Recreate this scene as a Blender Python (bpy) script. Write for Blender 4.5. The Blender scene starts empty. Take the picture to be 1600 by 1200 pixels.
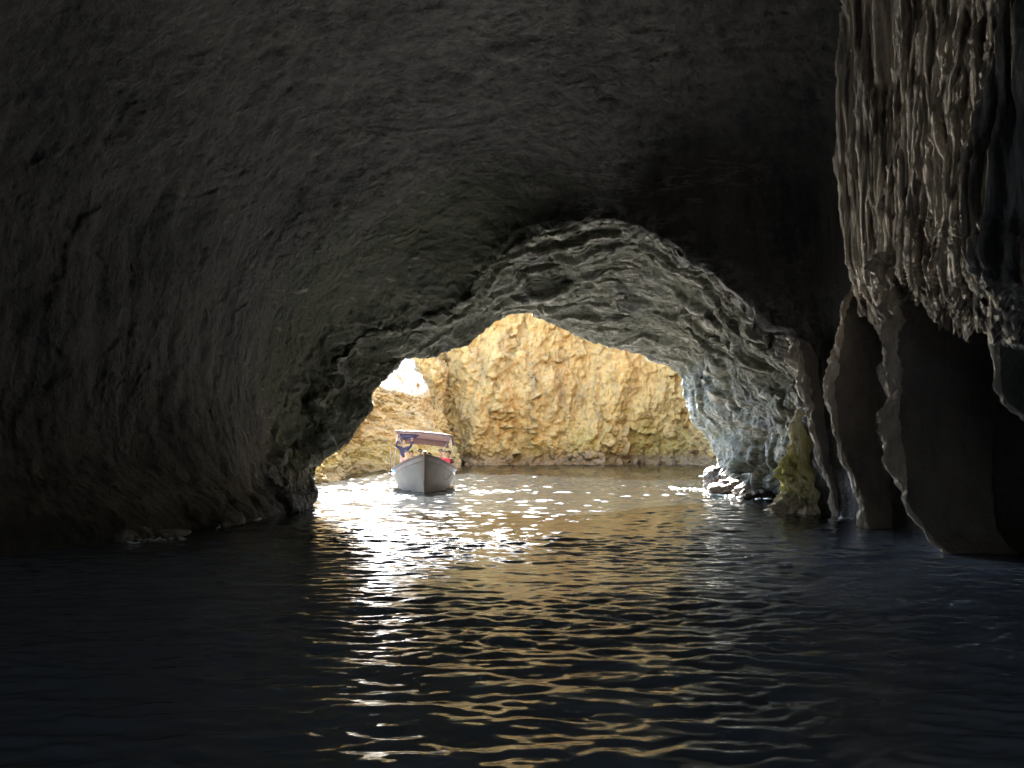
import bpy, bmesh, math, random
import numpy as np
from mathutils import Vector, Matrix
random.seed(4)
RNG = np.random.default_rng(11)
S = bpy.context.scene
C = S.collection
R = math.radians
PI = math.pi

# ------------------------------------------------------------------ camera
F = 1256.0                                  # focal length in photo pixels (1600 wide)
EYE = 1.9
PITCH = math.atan((690 - 600) / F)
cam = bpy.data.cameras.new('camera')
cam.sensor_width = 36
cam.lens = 36 * F / 1600
cam.clip_start = 0.1
cam.clip_end = 2000
co = bpy.data.objects.new('camera', cam)
C.objects.link(co)
co.location = (0, 0, EYE)
co.rotation_euler = (PI / 2 + PITCH, 0, 0)
S.camera = co

# ------------------------------------------------------------------ sky and sun
SUN_EL, SUN_AZ = R(36), R(-10)              # azimuth from +Y towards +X
w = bpy.data.worlds.new('World')
S.world = w
w.use_nodes = True
nt = w.node_tree
bg = nt.nodes['Background']
sky = nt.nodes.new('ShaderNodeTexSky')
sky.sky_type = 'NISHITA'
sky.sun_disc = False
sky.sun_elevation = SUN_EL
sky.sun_rotation = SUN_AZ
nt.links.new(sky.outputs[0], bg.inputs[0])
bg.inputs[1].default_value = 0.10
sl = bpy.data.lights.new('sun', 'SUN')
sl.energy = 5
sl.angle = R(0.53)
sl.color = (1.0, 0.95, 0.87)
so = bpy.data.objects.new('sun', sl)
C.objects.link(so)
sd = Vector((math.sin(SUN_AZ) * math.cos(SUN_EL), math.cos(SUN_AZ) * math.cos(SUN_EL), math.sin(SUN_EL)))
so.rotation_euler = sd.to_track_quat('Z', 'Y').to_euler()
so.location = (-20, 60, 60)
S.view_settings.view_transform = 'Standard'
S.view_settings.look = 'None'
S.view_settings.gamma = 1
S.view_settings.exposure = 4.75
S.cycles.max_bounces = 12
S.cycles.diffuse_bounces = 8
S.cycles.glossy_bounces = 4
S.cycles.caustics_reflective = True
S.cycles.blur_glossy = 2.0
S.cycles.caustics_refractive = False
S.cycles.sample_clamp_indirect = 4
S.cycles.use_denoising = True

# ------------------------------------------------------------------ helpers
def P(u, v, Y):
    """world point at depth Y seen at photo pixel (u, v)"""
    a, b = (u - 800) / F, (600 - v) / F
    cp, sp = math.cos(PITCH), math.sin(PITCH)
    d = np.array([a, cp - b * sp, sp + b * cp])
    return d / d[1] * Y + np.array([0, 0, EYE])

G = RNG.normal(size=(256, 3)).astype(np.float32)
G /= np.linalg.norm(G, axis=1)[:, None]
PERM = np.concatenate([RNG.permutation(256)] * 3).astype(np.int32)

def pn(p):
    """gradient noise, about -0.7..0.7"""
    p = np.asarray(p, np.float32)
    out = np.empty(len(p), np.float32)
    for a in range(0, len(p), 300000):
        q = p[a:a + 300000]
        fl = np.floor(q)
        f = q - fl
        i = fl.astype(np.int32) & 255
        t = f * f * f * (f * (f * 6 - 15) + 10)
        res = 0
        for dx in (0, 1):
            hx = PERM[i[:, 0] + dx]
            wx = t[:, 0] if dx else 1 - t[:, 0]
            for dy in (0, 1):
                hy = PERM[hx + i[:, 1] + dy]
                wy = wx * (t[:, 1] if dy else 1 - t[:, 1])
                for dz in (0, 1):
                    g = G[PERM[hy + i[:, 2] + dz]]
                    wz = wy * (t[:, 2] if dz else 1 - t[:, 2])
                    res = res + wz * (g[:, 0] * (f[:, 0] - dx) + g[:, 1] * (f[:, 1] - dy) + g[:, 2] * (f[:, 2] - dz))
        out[a:a + 300000] = res
    return out

def fbm(p, o=4, gain=.5):
    p = np.asarray(p, np.float32)
    r, a = 0, 1
    for k in range(o):
        r = r + a * pn(p * 2 ** k + 17.3 * k)
        a *= gain
    return r

def ridged(p, o=3, gain=.5):
    """sharp crests, 0..1"""
    p = np.asarray(p, np.float32)
    r, a, s = 0, 1, 0
    for k in range(o):
        r = r + a * (1 - np.minimum(1, np.abs(pn(p * 2 ** k + 31.7 * k)) * 2.2))
        s += a
        a *= gain
    return r / s

def sstep(a, b, x):
    t = np.clip((x - a) / (b - a), 0, 1)
    return t * t * (3 - 2 * t)

def spline(pts, par, q):
    """Catmull-Rom through pts (n, ...) at parameters par, evaluated at q"""
    pts = np.asarray(pts, float)
    par = np.asarray(par, float)
    n = len(pts)
    if n == 2:
        t = ((q - par[0]) / (par[1] - par[0])).reshape((-1,) + (1,) * (pts.ndim - 1))
        return pts[0] * (1 - t) + pts[1] * t
    m = np.empty_like(pts)
    sh = (-1,) + (1,) * (pts.ndim - 1)
    d = (pts[1:] - pts[:-1]) / (par[1:] - par[:-1]).reshape(sh)
    m[0], m[-1] = d[0], d[-1]
    h = (par[1:] - par[:-1]).reshape(sh)
    m[1:-1] = (d[:-1] * h[1:] + d[1:] * h[:-1]) / (h[1:] + h[:-1])
    k = np.clip(np.searchsorted(par, q) - 1, 0, n - 2)
    hh = (par[k + 1] - par[k])
    t = ((q - par[k]) / hh).reshape(sh)
    hh = hh.reshape(sh)
    return ((2 * t ** 3 - 3 * t ** 2 + 1) * pts[k] + (t ** 3 - 2 * t ** 2 + t) * hh * m[k]
            + (-2 * t ** 3 + 3 * t ** 2) * pts[k + 1] + (t ** 3 - t ** 2) * hh * m[k + 1])

def arc(pts):
    pts = np.asarray(pts, float)
    s = np.concatenate([[0], np.cumsum(np.linalg.norm(np.diff(pts, axis=0), axis=1))])
    return s / s[-1]

def normals(g):
    du = np.gradient(g, axis=0)
    dv = np.gradient(g, axis=1)
    n = np.cross(du, dv)
    return n / np.maximum(np.linalg.norm(n, axis=2), 1e-9)[..., None]

def grid_obj(name, g, mat, parent=None, wrap=False, smooth=True, lit_crest=None):
    nr, nc = g.shape[:2]
    idx = np.arange(nr * nc).reshape(nr, nc)
    if wrap:
        idx = np.concatenate([idx, idx[:, :1]], axis=1)
    f = np.stack([idx[:-1, :-1], idx[:-1, 1:], idx[1:, 1:], idx[1:, :-1]], axis=2).reshape(-1, 4)
    me = bpy.data.meshes.new(name)
    me.vertices.add(nr * nc)
    me.vertices.foreach_set('co', g.reshape(-1).astype(np.float32))
    me.loops.add(f.size)
    me.loops.foreach_set('vertex_index', f.reshape(-1).astype(np.int32))
    me.polygons.add(len(f))
    me.polygons.foreach_set('loop_start', np.arange(0, f.size, 4, dtype=np.int32))
    me.polygons.foreach_set('loop_total', np.full(len(f), 4, np.int32))
    me.update(calc_edges=True)
    if smooth:
        me.polygons.foreach_set('use_smooth', np.ones(len(f), bool))
    if lit_crest is not None:
        me.attributes.new('lit_crest', 'FLOAT', 'POINT').data.foreach_set('value', lit_crest.reshape(-1).astype(np.float32))
    me.materials.append(mat)
    o = bpy.data.objects.new(name, me)
    C.objects.link(o)
    if parent:
        o.parent = parent
    return o

def obj(name, bm, mat, parent=None, smooth=False):
    me = bpy.data.meshes.new(name)
    bm.normal_update()
    bm.to_mesh(me)
    bm.free()
    if smooth:
        me.polygons.foreach_set('use_smooth', np.ones(len(me.polygons), bool))
    me.materials.append(mat)
    o = bpy.data.objects.new(name, me)
    C.objects.link(o)
    if parent:
        o.parent = parent
    return o

def tag(o, label=None, cat=None, group=None, kind=None):
    for k, v in (('label', label), ('category', cat), ('group', group), ('kind', kind)):
        if v:
            o[k] = v
    return o

def empty(name, loc=(0, 0, 0), rz=0):
    o = bpy.data.objects.new(name, None)
    C.objects.link(o)
    o.location = loc
    o.rotation_euler = (0, 0, rz)
    return o

# ------------------------------------------------------------------ materials
class Mat:
    def __init__(s, name, rough=.8, spec=.3):
        s.m = bpy.data.materials.new(name)
        s.m.use_nodes = True
        s.nt = s.m.node_tree
        s.b = s.nt.nodes['Principled BSDF']
        s.b.inputs['Roughness'].default_value = rough
        s.b.inputs['Specular IOR Level'].default_value = spec
        g = s.nt.nodes.new('ShaderNodeNewGeometry')
        s.pos = g.outputs['Position']
    def mapping(s, scale=(1, 1, 1), rot=(0, 0, 0)):
        n = s.nt.nodes.new('ShaderNodeMapping')
        n.inputs['Scale'].default_value = scale
        n.inputs['Rotation'].default_value = rot
        s.nt.links.new(s.pos, n.inputs['Vector'])
        return n.outputs[0]
    def noise(s, scale, detail=6, rough=.6, vec=None, dist=0):
        n = s.nt.nodes.new('ShaderNodeTexNoise')
        n.inputs['Scale'].default_value = scale
        n.inputs['Detail'].default_value = detail
        n.inputs['Roughness'].default_value = rough
        n.inputs['Distortion'].default_value = dist
        s.nt.links.new(vec if vec is not None else s.pos, n.inputs['Vector'])
        return n.outputs[0]
    def ramp(s, fac, stops):
        n = s.nt.nodes.new('ShaderNodeValToRGB')
        e = n.color_ramp.elements
        while len(e) < len(stops):
            e.new(.5)
        for k, (p, c) in enumerate(stops):
            e[k].position = p
            e[k].color = (*c, 1) if len(c) == 3 else c
        s.nt.links.new(fac, n.inputs[0])
        return n.outputs[0]
    def mix(s, fac, a, b, blend='MIX'):
        n = s.nt.nodes.new('ShaderNodeMix')
        n.data_type = 'RGBA'
        n.blend_type = blend
        for sock, v in ((n.inputs[0], fac), (n.inputs[6], a), (n.inputs[7], b)):
            if isinstance(v, (int, float)):
                sock.default_value = v
            elif isinstance(v, tuple):
                sock.default_value = (*v, 1)
            else:
                s.nt.links.new(v, sock)
        return n.outputs[2]
    def math(s, op, a, b=0.0, c=0.0):
        n = s.nt.nodes.new('ShaderNodeMath')
        n.operation = op
        for sock, v in zip(n.inputs, (a, b, c)):
            if isinstance(v, (int, float)):
                sock.default_value = v
            else:
                s.nt.links.new(v, sock)
        return n.outputs[0]
    def rng(s, v, a, b, lo=0, hi=1):
        n = s.nt.nodes.new('ShaderNodeMapRange')
        n.interpolation_type = 'SMOOTHSTEP'
        for k, x in zip((1, 2, 3, 4), (a, b, lo, hi)):
            n.inputs[k].default_value = x
        s.nt.links.new(v, n.inputs[0])
        return n.outputs[0]
    def xyz(s):
        n = s.nt.nodes.new('ShaderNodeSeparateXYZ')
        s.nt.links.new(s.pos, n.inputs[0])
        return n.outputs
    def bump(s, h, dist=.1, strength=1.0):
        n = s.nt.nodes.new('ShaderNodeBump')
        n.inputs['Strength'].default_value = strength
        n.inputs['Distance'].default_value = dist
        s.nt.links.new(h, n.inputs['Height'])
        s.nt.links.new(n.outputs[0], s.b.inputs['Normal'])
    def attr(s, name):
        n = s.nt.nodes.new('ShaderNodeAttribute')
        n.attribute_name = name
        return n.outputs['Fac']
    def color(s, c):
        if isinstance(c, tuple):
            s.b.inputs['Base Color'].default_value = (*c, 1)
        else:
            s.nt.links.new(c, s.b.inputs['Base Color'])
        return s

def mat_cave():
    s = Mat('cave_rock', .78, .35)
    x, y, z = s.xyz()
    n1 = s.noise(.42, 6, .65)
    n2 = s.noise(1.0, 8, .65, s.mapping((2.6, 2.6, .4)))
    base = s.ramp(n1, [(.34, (.066, .066, .068)), (.5, (.135, .130, .125)), (.68, (.215, .196, .174))])
    base = s.mix(.55, base, s.ramp(n2, [(.35, (.07, .07, .072)), (.52, (.145, .139, .132)), (.7, (.26, .235, .205))]))
    # damp green film on the soffit of the outer arch
    gm = s.math('MULTIPLY', s.rng(y, 21.5, 24), s.rng(s.noise(.6, 5, .65), .30, .5))
    base = s.mix(s.math('MULTIPLY', gm, .8), base, (.165, .165, .11))
    pm = s.rng(s.noise(1.6, 6, .6, s.mapping((1, 1, 2.5))), .6, .72)
    base = s.mix(s.math('MULTIPLY', s.math('MULTIPLY', pm, s.rng(y, 21, 24)), .5), base, (.66, .60, .50))
    vn = s.noise(1.0, 5, .6, s.mapping((.35, 1.9, 2.6), (0, R(-14), 0)), .6)
    vb = s.rng(s.math('ABSOLUTE', s.math('SUBTRACT', vn, .52)), .035, .004)
    vb = s.math('MULTIPLY', vb, s.math('MULTIPLY', s.math('MULTIPLY', s.rng(y, 20.5, 23.5), s.rng(x, -2, 3, .12, 1)), s.rng(s.noise(.7, 3), .4, .55)))
    base = s.mix(s.math('MULTIPLY', vb, .4), base, (.66, .62, .54))
    cm = s.math('MULTIPLY', s.attr('lit_crest'), s.rng(s.noise(2.2, 5, .65), .38, .58))
    base = s.mix(s.math('MULTIPLY', cm, .85), base, (.62, .585, .51))  # ledge edges painted paler to strengthen the light they catch
    # tidal band
    zz = s.math('ADD', z, s.math('MULTIPLY', s.math('SUBTRACT', s.noise(1.2, 4), .5), .9))
    base = s.mix(s.math('MULTIPLY', s.rng(zz, .75, .3), .8), base, (.055, .052, .045))
    s.color(base)
    h = s.math('ADD', s.noise(3.2, 8, .68), s.math('MULTIPLY', s.noise(1.0, 6, .6, s.mapping((5, 5, 1.2))), .6))
    s.bump(h, .2, 1)
    return s.m

def mat_curtain():
    s = Mat('pale_flowstone', .7, .35)
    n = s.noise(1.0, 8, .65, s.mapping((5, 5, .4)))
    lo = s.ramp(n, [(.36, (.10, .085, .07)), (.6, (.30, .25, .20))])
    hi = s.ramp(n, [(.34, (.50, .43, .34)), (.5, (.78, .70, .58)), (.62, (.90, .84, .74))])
    s.color(s.mix(s.attr('lit_crest'), lo, hi))  # flute crests painted pale, as where light from the mouth catches them
    s.bump(s.math('ADD', s.noise(1, 8, .65, s.mapping((9, 9, 1.4))), s.math('MULTIPLY', s.noise(5, 6), .5)), .1, 1)
    return s.m

def mat_shade():
    s = Mat('shaded_rib_rock', .8, .3)  # painted shade for rib flanks turned away from the mouth
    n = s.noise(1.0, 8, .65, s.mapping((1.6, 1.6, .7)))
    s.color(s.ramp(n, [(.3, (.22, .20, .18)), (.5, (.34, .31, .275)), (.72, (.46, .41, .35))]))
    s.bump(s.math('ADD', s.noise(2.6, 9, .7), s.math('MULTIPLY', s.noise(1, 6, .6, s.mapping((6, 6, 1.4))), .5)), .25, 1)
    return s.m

def mat_cliff():
    s = Mat('ochre_limestone', .9, .2)
    x, y, z = s.xyz()
    n1 = s.noise(.16, 6, .62)
    n2 = s.noise(1.0, 8, .62, s.mapping((.9, .9, .28)))
    n3 = s.noise(1.9, 8, .7)
    base = s.ramp(n1, [(.34, (0.387, 0.259, 0.117)), (.48, (0.490, 0.327, 0.129)), (.6, (0.533, 0.335, 0.111)), (.74, (0.447, 0.320, 0.163))])
    base = s.mix(.6, base, s.ramp(n2, [(.3, (0.227, 0.159, 0.092)), (.46, (0.470, 0.305, 0.118)), (.6, (0.545, 0.351, 0.129)), (.75, (0.545, 0.411, 0.217))]))
    base = s.mix(s.math('MULTIPLY', s.rng(n3, .50, .34), .5), base, (0.167, 0.109, 0.057))
    om = s.rng(s.noise(.3, 4, .6), .53, .66)
    base = s.mix(s.math('MULTIPLY', om, .4), base, (0.482, 0.241, 0.071))
    # algae patches low on the cliff, purple-brown band at the waterline
    zz = s.math('ADD', z, s.math('MULTIPLY', s.math('SUBTRACT', s.noise(.5, 5), .5), 4.0))
    gm = s.math('MULTIPLY', s.math('MULTIPLY', s.rng(zz, 5.0, 2.6), s.rng(s.noise(.33, 4, .6), .46, .6)), s.rng(x, -3, 6))
    base = s.mix(s.math('MULTIPLY', gm, .42), base, (0.318, 0.245, 0.052))
    zb = s.math('ADD', z, s.math('MULTIPLY', s.math('SUBTRACT', s.noise(.7, 5), .5), 1.4))
    base = s.mix(s.math('MULTIPLY', s.rng(zb, 1.3, .5), .75), base, (0.205, 0.133, 0.083))
    s.color(base)
    s.bump(s.math('ADD', s.noise(2.2, 9, .7), s.math('MULTIPLY', s.noise(1, 8, .65, s.mapping((3.5, 3.5, 1.1))), .7)), .35, 1)
    return s.m

def mat_headland():
    s = Mat('layered_limestone', .9, .2)
    x, y, z = s.xyz()
    v = s.mapping((.5, .5, 3.0), (0, R(-28), 0))
    n2 = s.noise(1.0, 7, .6, v)
    base = s.ramp(n2, [(.32, (0.197, 0.133, 0.062)), (.47, (0.424, 0.291, 0.129)), (.62, (0.514, 0.357, 0.165)), (.75, (0.545, 0.411, 0.231))])
    om = s.rng(s.noise(.35, 4, .6), .5, .65)
    base = s.mix(s.math('MULTIPLY', om, .5), base, (0.439, 0.239, 0.067))
    zz = s.math('ADD', z, s.math('MULTIPLY', s.math('SUBTRACT', s.noise(.6, 5), .5), 2.0))
    base = s.mix(s.math('MULTIPLY', s.rng(zz, 2.6, 1.2), .5), base, (0.273, 0.218, 0.062))
    base = s.mix(s.math('MULTIPLY', s.rng(zz, .9, .3), .6), base, (0.181, 0.126, 0.077))
    zw = s.math('ADD', z, s.math('MULTIPLY', s.math('SUBTRACT', s.noise(.8, 5), .5), 1.6))
    wm = s.math('MULTIPLY', s.rng(zw, 5.2, 6.0), s.rng(s.noise(1.3, 6, .65), .36, .5))
    base = s.mix(wm, base, (.84, .76, .62))  # high ledge whitened to strengthen the sunlight on it
    s.color(base)
    s.bump(s.math('ADD', n2, s.math('MULTIPLY', s.noise(2.4, 8, .68), .7)), .3, 1)
    return s.m

def mat_moss():
    s = Mat('mossy_rock', .85, .25)
    x, y, z = s.xyz()
    n = s.noise(1, 7, .62, s.mapping((5, 5, .7)))
    base = s.ramp(n, [(.3, (.40, .36, .22)), (.5, (.74, .67, .45)), (.7, (.84, .78, .62))])
    gm = s.math('MULTIPLY', s.rng(s.noise(1, 5, .6, s.mapping((2.2, 2.2, .5))), .42, .56), s.math('MULTIPLY', s.rng(z, .3, .8), s.rng(z, 2.6, 1.7)))
    base = s.mix(s.math('MULTIPLY', gm, .9), base, (.62, .58, .20))
    base = s.mix(s.math('MULTIPLY', s.rng(z, .5, .1), .6), base, (.74, .66, .56))
    s.color(base)
    s.bump(s.math('ADD', n, s.math('MULTIPLY', s.noise(6, 6), .4)), .12, 1)
    return s.m

def mat_water():
    s = Mat('sea_water', .075, .9)
    s.b.inputs['IOR'].default_value = 1.38
    x, y, z = s.xyz()
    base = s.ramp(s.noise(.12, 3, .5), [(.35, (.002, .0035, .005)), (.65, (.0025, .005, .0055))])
    # near-black sea outside; blue glow painted into the water of the cave
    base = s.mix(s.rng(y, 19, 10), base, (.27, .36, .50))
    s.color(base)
    h = s.math('ADD', s.noise(1, 4, .55, s.mapping((2.2, 4.5, 1))), s.math('MULTIPLY', s.noise(1, 3, .5, s.mapping((7, 12, 1))), .25))
    s.bump(h, .009, 1)
    return s.m

def flat(name, c, rough=.6, var=.25, sc=6, spec=.4):
    s = Mat(name, rough, spec)
    n = s.noise(sc, 5, .6)
    d = tuple(max(0, v * (1 - var)) for v in c)
    l = tuple(min(1, v * (1 + var)) for v in c)
    s.color(s.ramp(n, [(.3, d), (.7, l)]))
    return s.m

M_SHADE = mat_shade()
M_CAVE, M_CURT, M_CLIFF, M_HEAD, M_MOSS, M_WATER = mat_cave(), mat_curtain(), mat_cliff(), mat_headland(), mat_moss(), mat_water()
Q = 1.0                                     # mesh density

# ------------------------------------------------------------------ the sea
def make_water():
    nr, na = int(1500 * Q), int(760 * Q)
    r = np.exp(np.linspace(math.log(1.6), math.log(420), nr))
    fine = np.linspace(R(-46), R(46), na)
    rest = np.linspace(R(46), R(314), 60)[1:-1]
    a = np.concatenate([fine, rest])
    x = r[:, None] * np.sin(a)[None]
    y = r[:, None] * np.cos(a)[None] - .8
    h = np.zeros_like(x)
    # inside: small ripples running towards the camera; outside: a sharper chop
    out = sstep(20, 31, y)
    g2 = np.random.default_rng(5)
    for k in range(72):
        lam = .13 * (3.8 ** g2.random()) if k % 8 else .6 + .5 * g2.random()
        th = g2.normal(0, .38) + PI / 2
        sl_ = .0245 * (lam / .5) ** -.1
        am = sl_ * lam / (2 * PI)
        ph = g2.random() * 6.28
        kx, ky = math.cos(th) * 2 * PI / lam, math.sin(th) * 2 * PI / lam
        h += am * np.sin(kx * x + ky * y + ph)
    for k in range(40):
        lam = .2 * (4 ** g2.random())
        th = g2.normal(0, .5) + PI / 2
        am = .043 * lam / (2 * PI)
        ph = g2.random() * 6.28
        h += out * am * np.sin((math.cos(th) * x + math.sin(th) * y) * 2 * PI / lam + ph)
    # patches of stronger and weaker ripple
    pq = np.stack([x.ravel() * .16, y.ravel() * .3, np.zeros(x.size)], 1)
    h *= (1 + .9 * pn(pq)).reshape(x.shape)
    h *= np.where(r < 90, 1, np.exp(-(r - 90) / 60))[:, None]
    g = np.stack([x, y, h], 2)
    g = g[::-1]
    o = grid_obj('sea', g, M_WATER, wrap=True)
    # close the middle under the camera
    bm = bmesh.new()
    bm.from_mesh(o.data)
    bm.verts.ensure_lookup_table()
    n = g.shape[1]
    ring = [bm.verts[(nr - 1) * n + k] for k in range(n)]
    c = bm.verts.new((0, -.8, 0))
    for k in range(n):
        fc = bm.faces.new((ring[k], ring[(k + 1) % n], c))
        fc.smooth = True
    bm.normal_update()
    bm.to_mesh(o.data)
    bm.free()
    return tag(o, kind='structure')
make_water()

# ------------------------------------------------------------------ the cave
def img(l):
    return np.array([P(*q) for q in l])

RIM = img([(440, 803, 21.1), (438, 762, 22.5), (440, 722, 23.6), (455, 680, 24.6), (475, 630, 25.2), (492, 590, 25.6), (512, 550, 26), (560, 522, 26.2),
           (630, 500, 26.2), (700, 475, 25.8), (740, 440, 25), (790, 398, 23.8), (860, 362, 23), (960, 346, 22.6), (1060, 388, 22.2),
           (1130, 440, 22), (1190, 492, 21.7), (1248, 540, 21.5), (1262, 600, 21.3), (1270, 660, 21.2), (1275, 730, 21.3), (1280, 799, 21.7)])
LIP = img([(490, 790, 23.9), (498, 768, 24.2), (488, 758, 24.5), (495, 727, 25), (545, 690, 26), (560, 665, 26.3), (583, 640, 26.6), (580, 615, 27),
           (605, 585, 27.5), (625, 560, 28), (640, 546, 28.2), (656, 556, 28.3), (675, 556, 28.5), (690, 548, 28.7), (730, 540, 29), (760, 513, 29.5),
           (797, 488, 30), (832, 486, 30.5), (850, 495, 31), (880, 515, 31.5), (920, 530, 32), (960, 543, 32.5), (1000, 553, 33), (1045, 572, 33.5),
           (1065, 590, 33.6), (1068, 620, 33.6), (1080, 655, 33.2), (1110, 690, 32.5), (1122, 720, 31.5), (1116, 745, 30.6), (1126, 769, 30)])
WALL = img([(215, 838, 16.1), (150, 720, 17), (190, 540, 18), (300, 390, 19), (470, 290, 20.6), (640, 235, 21.4), (800, 205, 21.6), (960, 200, 21.2),
            (1120, 215, 21.5), (1250, 290, 21.5), (1320, 450, 20.6), (1350, 590, 20), (1370, 700, 19), (1400, 826, 17.4)])
NEAR = np.array([(-8.6, 10.5, 0), (-9.8, 10.8, 3.5), (-9.4, 11.2, 7.5), (-6, 11.8, 11), (0, 12, 12.3), (7.2, 12.2, 14.5), (10.8, 12, 13), (9.5, 11.4, 5.6), (8.3, 11, 0)])
HERE = np.array([(-9.5, 1, 0), (-11, 1, 5), (-9, 1, 10.5), (0, 1, 13.6), (10.5, 1, 13.5), (11, 1, 6), (8.8, 1, 0)])
BACK = np.array([(-8, -11, 0), (-9, -11, 5), (-7, -11, 9), (0, -11, 11), (7, -11, 9), (9, -11, 5), (8, -11, 0)])
END = np.array([(-.6, -14, -1), (-.6, -14, 3), (-.3, -14, 3.5), (0, -14, 3.6), (.3, -14, 3.5), (.6, -14, 3), (.6, -14, -1)])

def ring_resample(pts, nt_):
    pts = np.vstack([pts[0] + (0, 0, -2.2), pts, pts[-1] + (0, 0, -2.2)])
    t = arc(pts)
    return spline(pts, t, np.linspace(0, 1, nt_))

def lin_resample(pts, nt_):
    pts = np.vstack([pts[0] + (0, 0, -2.2), pts, pts[-1] + (0, 0, -2.2)])
    t = arc(pts)
    q = np.linspace(0, 1, nt_)
    return np.stack([np.interp(q, t, pts[:, k]) for k in range(3)], 1)

def make_cave():
    n = int(1300 * Q)
    rs = {k: ring_resample(v, n) for k, v in dict(END=END, BACK=BACK, HERE=HERE, NEAR=NEAR, WALL=WALL, RIM=RIM).items()}
    lip = lin_resample(LIP, n)
    rim = rs['RIM']
    mid = .5 * (rim + lip)
    # the soffit hollows upward and outward between the two rims
    out = np.stack([mid[:, 0] - 1.0, 0 * mid[:, 1], mid[:, 2] - 0.5], 1)
    out /= np.linalg.norm(out, axis=1)[:, None]
    mid = mid + out * (.55 * sstep(-6, 6, mid[:, 0]))[:, None]
    ex1 = lip + np.stack([(lip[:, 0] - 1) * .28, np.full(n, 1.0), np.maximum(lip[:, 2], 0) * .3 + .2 * (lip[:, 2] > 0)], 1)
    ex2 = lip + np.stack([(lip[:, 0] - 1) * 1.3, np.full(n, 0.5), np.maximum(lip[:, 2], 0) * 1.2], 1)
    ex3 = lip + np.stack([(lip[:, 0] - 1) * 3.2, np.full(n, -3.0), np.maximum(lip[:, 2], 0) * 2.4], 1)
    q = lambda m: max(4, int(m * Q))
    a = spline([rs['END'], rs['BACK'], rs['HERE'], rs['NEAR'], rs['WALL'], rim], [0, 3, 15, 25, 34, 41],
               np.concatenate([np.linspace(0, 25, q(130))[:-1], np.linspace(25, 34, q(230))[:-1], np.linspace(34, 41, q(240))]))
    b = spline([rim, mid, lip], [0, 1, 2], np.linspace(0, 2, q(330))[1:])
    c = spline([lip, ex1, ex2, ex3], [0, 1, 3, 7], np.concatenate([np.linspace(0, 1, q(50))[1:], np.linspace(1, 7, q(70))[1:]]))
    g = np.concatenate([a, b, c])
    k_rim, k_lip = len(a) - 1, len(a) + len(b) - 1
    row = np.arange(len(g))[:, None]
    d_lip = np.linalg.norm(g - lip[None], axis=2)   # 0 at the lip, so that its outline stays where it is
    hold = .10 + .90 * sstep(0, 2.6, d_lip)
    N = normals(g)
    # normals should face into the cave (towards its axis)
    inner = (row > k_rim) & (row <= k_lip)
    chamber = (row <= k_rim)
    p = g.reshape(-1, 3)
    big = .75 * fbm(p * .16, 2) + np.where(chamber * np.ones((1, n)), .13, .40).ravel() * fbm(p * .42 + 9, 2)
    d = (big + np.where(chamber * np.ones((1, n)), 1.0, 0).ravel() * (.7 * fbm(p * .1 + 21, 1))).reshape(g.shape[:2]) * hold * np.clip((k_rim - row) / (90 * Q), .3, 1) ** np.where(chamber, 1, 0)
    # hollows, long along the bedding
    sc = ridged(p * np.array([.30, .45, .8]) + 4 + .5 * fbm(p * .3, 2)[:, None], 2, .4).reshape(g.shape[:2])
    d -= hold * (sc - .45) * np.where(inner, .55, .05)
    inw = np.sign(np.sum(N * (np.array([1.0, 0, 2.0]) - p.reshape(g.shape)) * np.array([1, 0, 1]), axis=2))
    for (u, v, y, r_, dep) in ((1168, 712, 28.5, 1.3, 1.3), (1215, 745, 25.5, .9, .6), (850, 440, 26.5, 1.3, .7), (905, 462, 27.5, .8, .5), (1210, 600, 25, .9, .4)):
        q_ = np.linalg.norm((g - P(u, v, y)) * np.array([1, .8, 1.2]), axis=2)
        d -= SIGN * inw * dep * (1 - sstep(.45 * r_, r_ * 1.05, q_ + .25 * fbm(p * 1.2, 2).reshape(q_.shape)))
    fl = ridged(p * np.array([1.1, 1.1, .22]) + 20, 2).reshape(g.shape[:2])
    d -= hold * (fl - .45) * np.where(inner, .06, .07)
    g = g + N * d[..., None] * SIGN
    N = normals(g)
    p = g.reshape(-1, 3)
    jag = (.16 * (ridged(p * 1.5 + 60, 3, .6) - .5)).reshape(g.shape[:2]) * (1 - hold)
    # bedding ledges: steep riser towards the cave, long tread towards the mouth
    wq = fbm(p * np.array([.16, .30, .45]) + 70, 5, .5)
    c = (p[:, 1] * .75 - p[:, 2] * .35 + .22 * p[:, 0]) / 1.05 + 1.7 * wq
    saw = c - np.floor(c)
    saw = np.where(saw < .12, saw / .12, (1 - saw) / .88)
    am = np.clip(.5 + 1.5 * fbm(p * .35 + 33, 2), 0, 1)
    d = (saw * am).reshape(g.shape[:2]) * np.where(inner, .34, .04) * (.2 + .8 * hold) * LEDGE
    c2 = c * 3.1 + 1.1 * fbm(p * np.array([.7, 1.1, 1.3]) + 11, 3)
    saw2 = c2 - np.floor(c2)
    saw2 = np.where(saw2 < .15, saw2 / .15, (1 - saw2) / .85)
    am2 = np.clip(.4 + 1.6 * fbm(p * .8 + 3, 2), 0, 1)
    d += (saw2 * am2).reshape(g.shape[:2]) * np.where(inner, .12, .02) * (.3 + .7 * hold) * LEDGE
    d += (np.where(inner, .085, .035)) * fbm(p * 2.6, 5, .62).reshape(g.shape[:2])
    d += jag
    near_rim = np.exp(-((row - k_rim) / (46.0 * Q)) ** 2)
    d += near_rim * (.42 * (ridged(p * np.array([.7, .7, .9]) + 15 + .4 * fbm(p * .8, 2)[:, None], 3, .6) - .5) + .25 * fbm(p * 1.1 + 44, 3)).reshape(g.shape[:2])
    g = g + N * d[..., None] * SIGN
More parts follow.
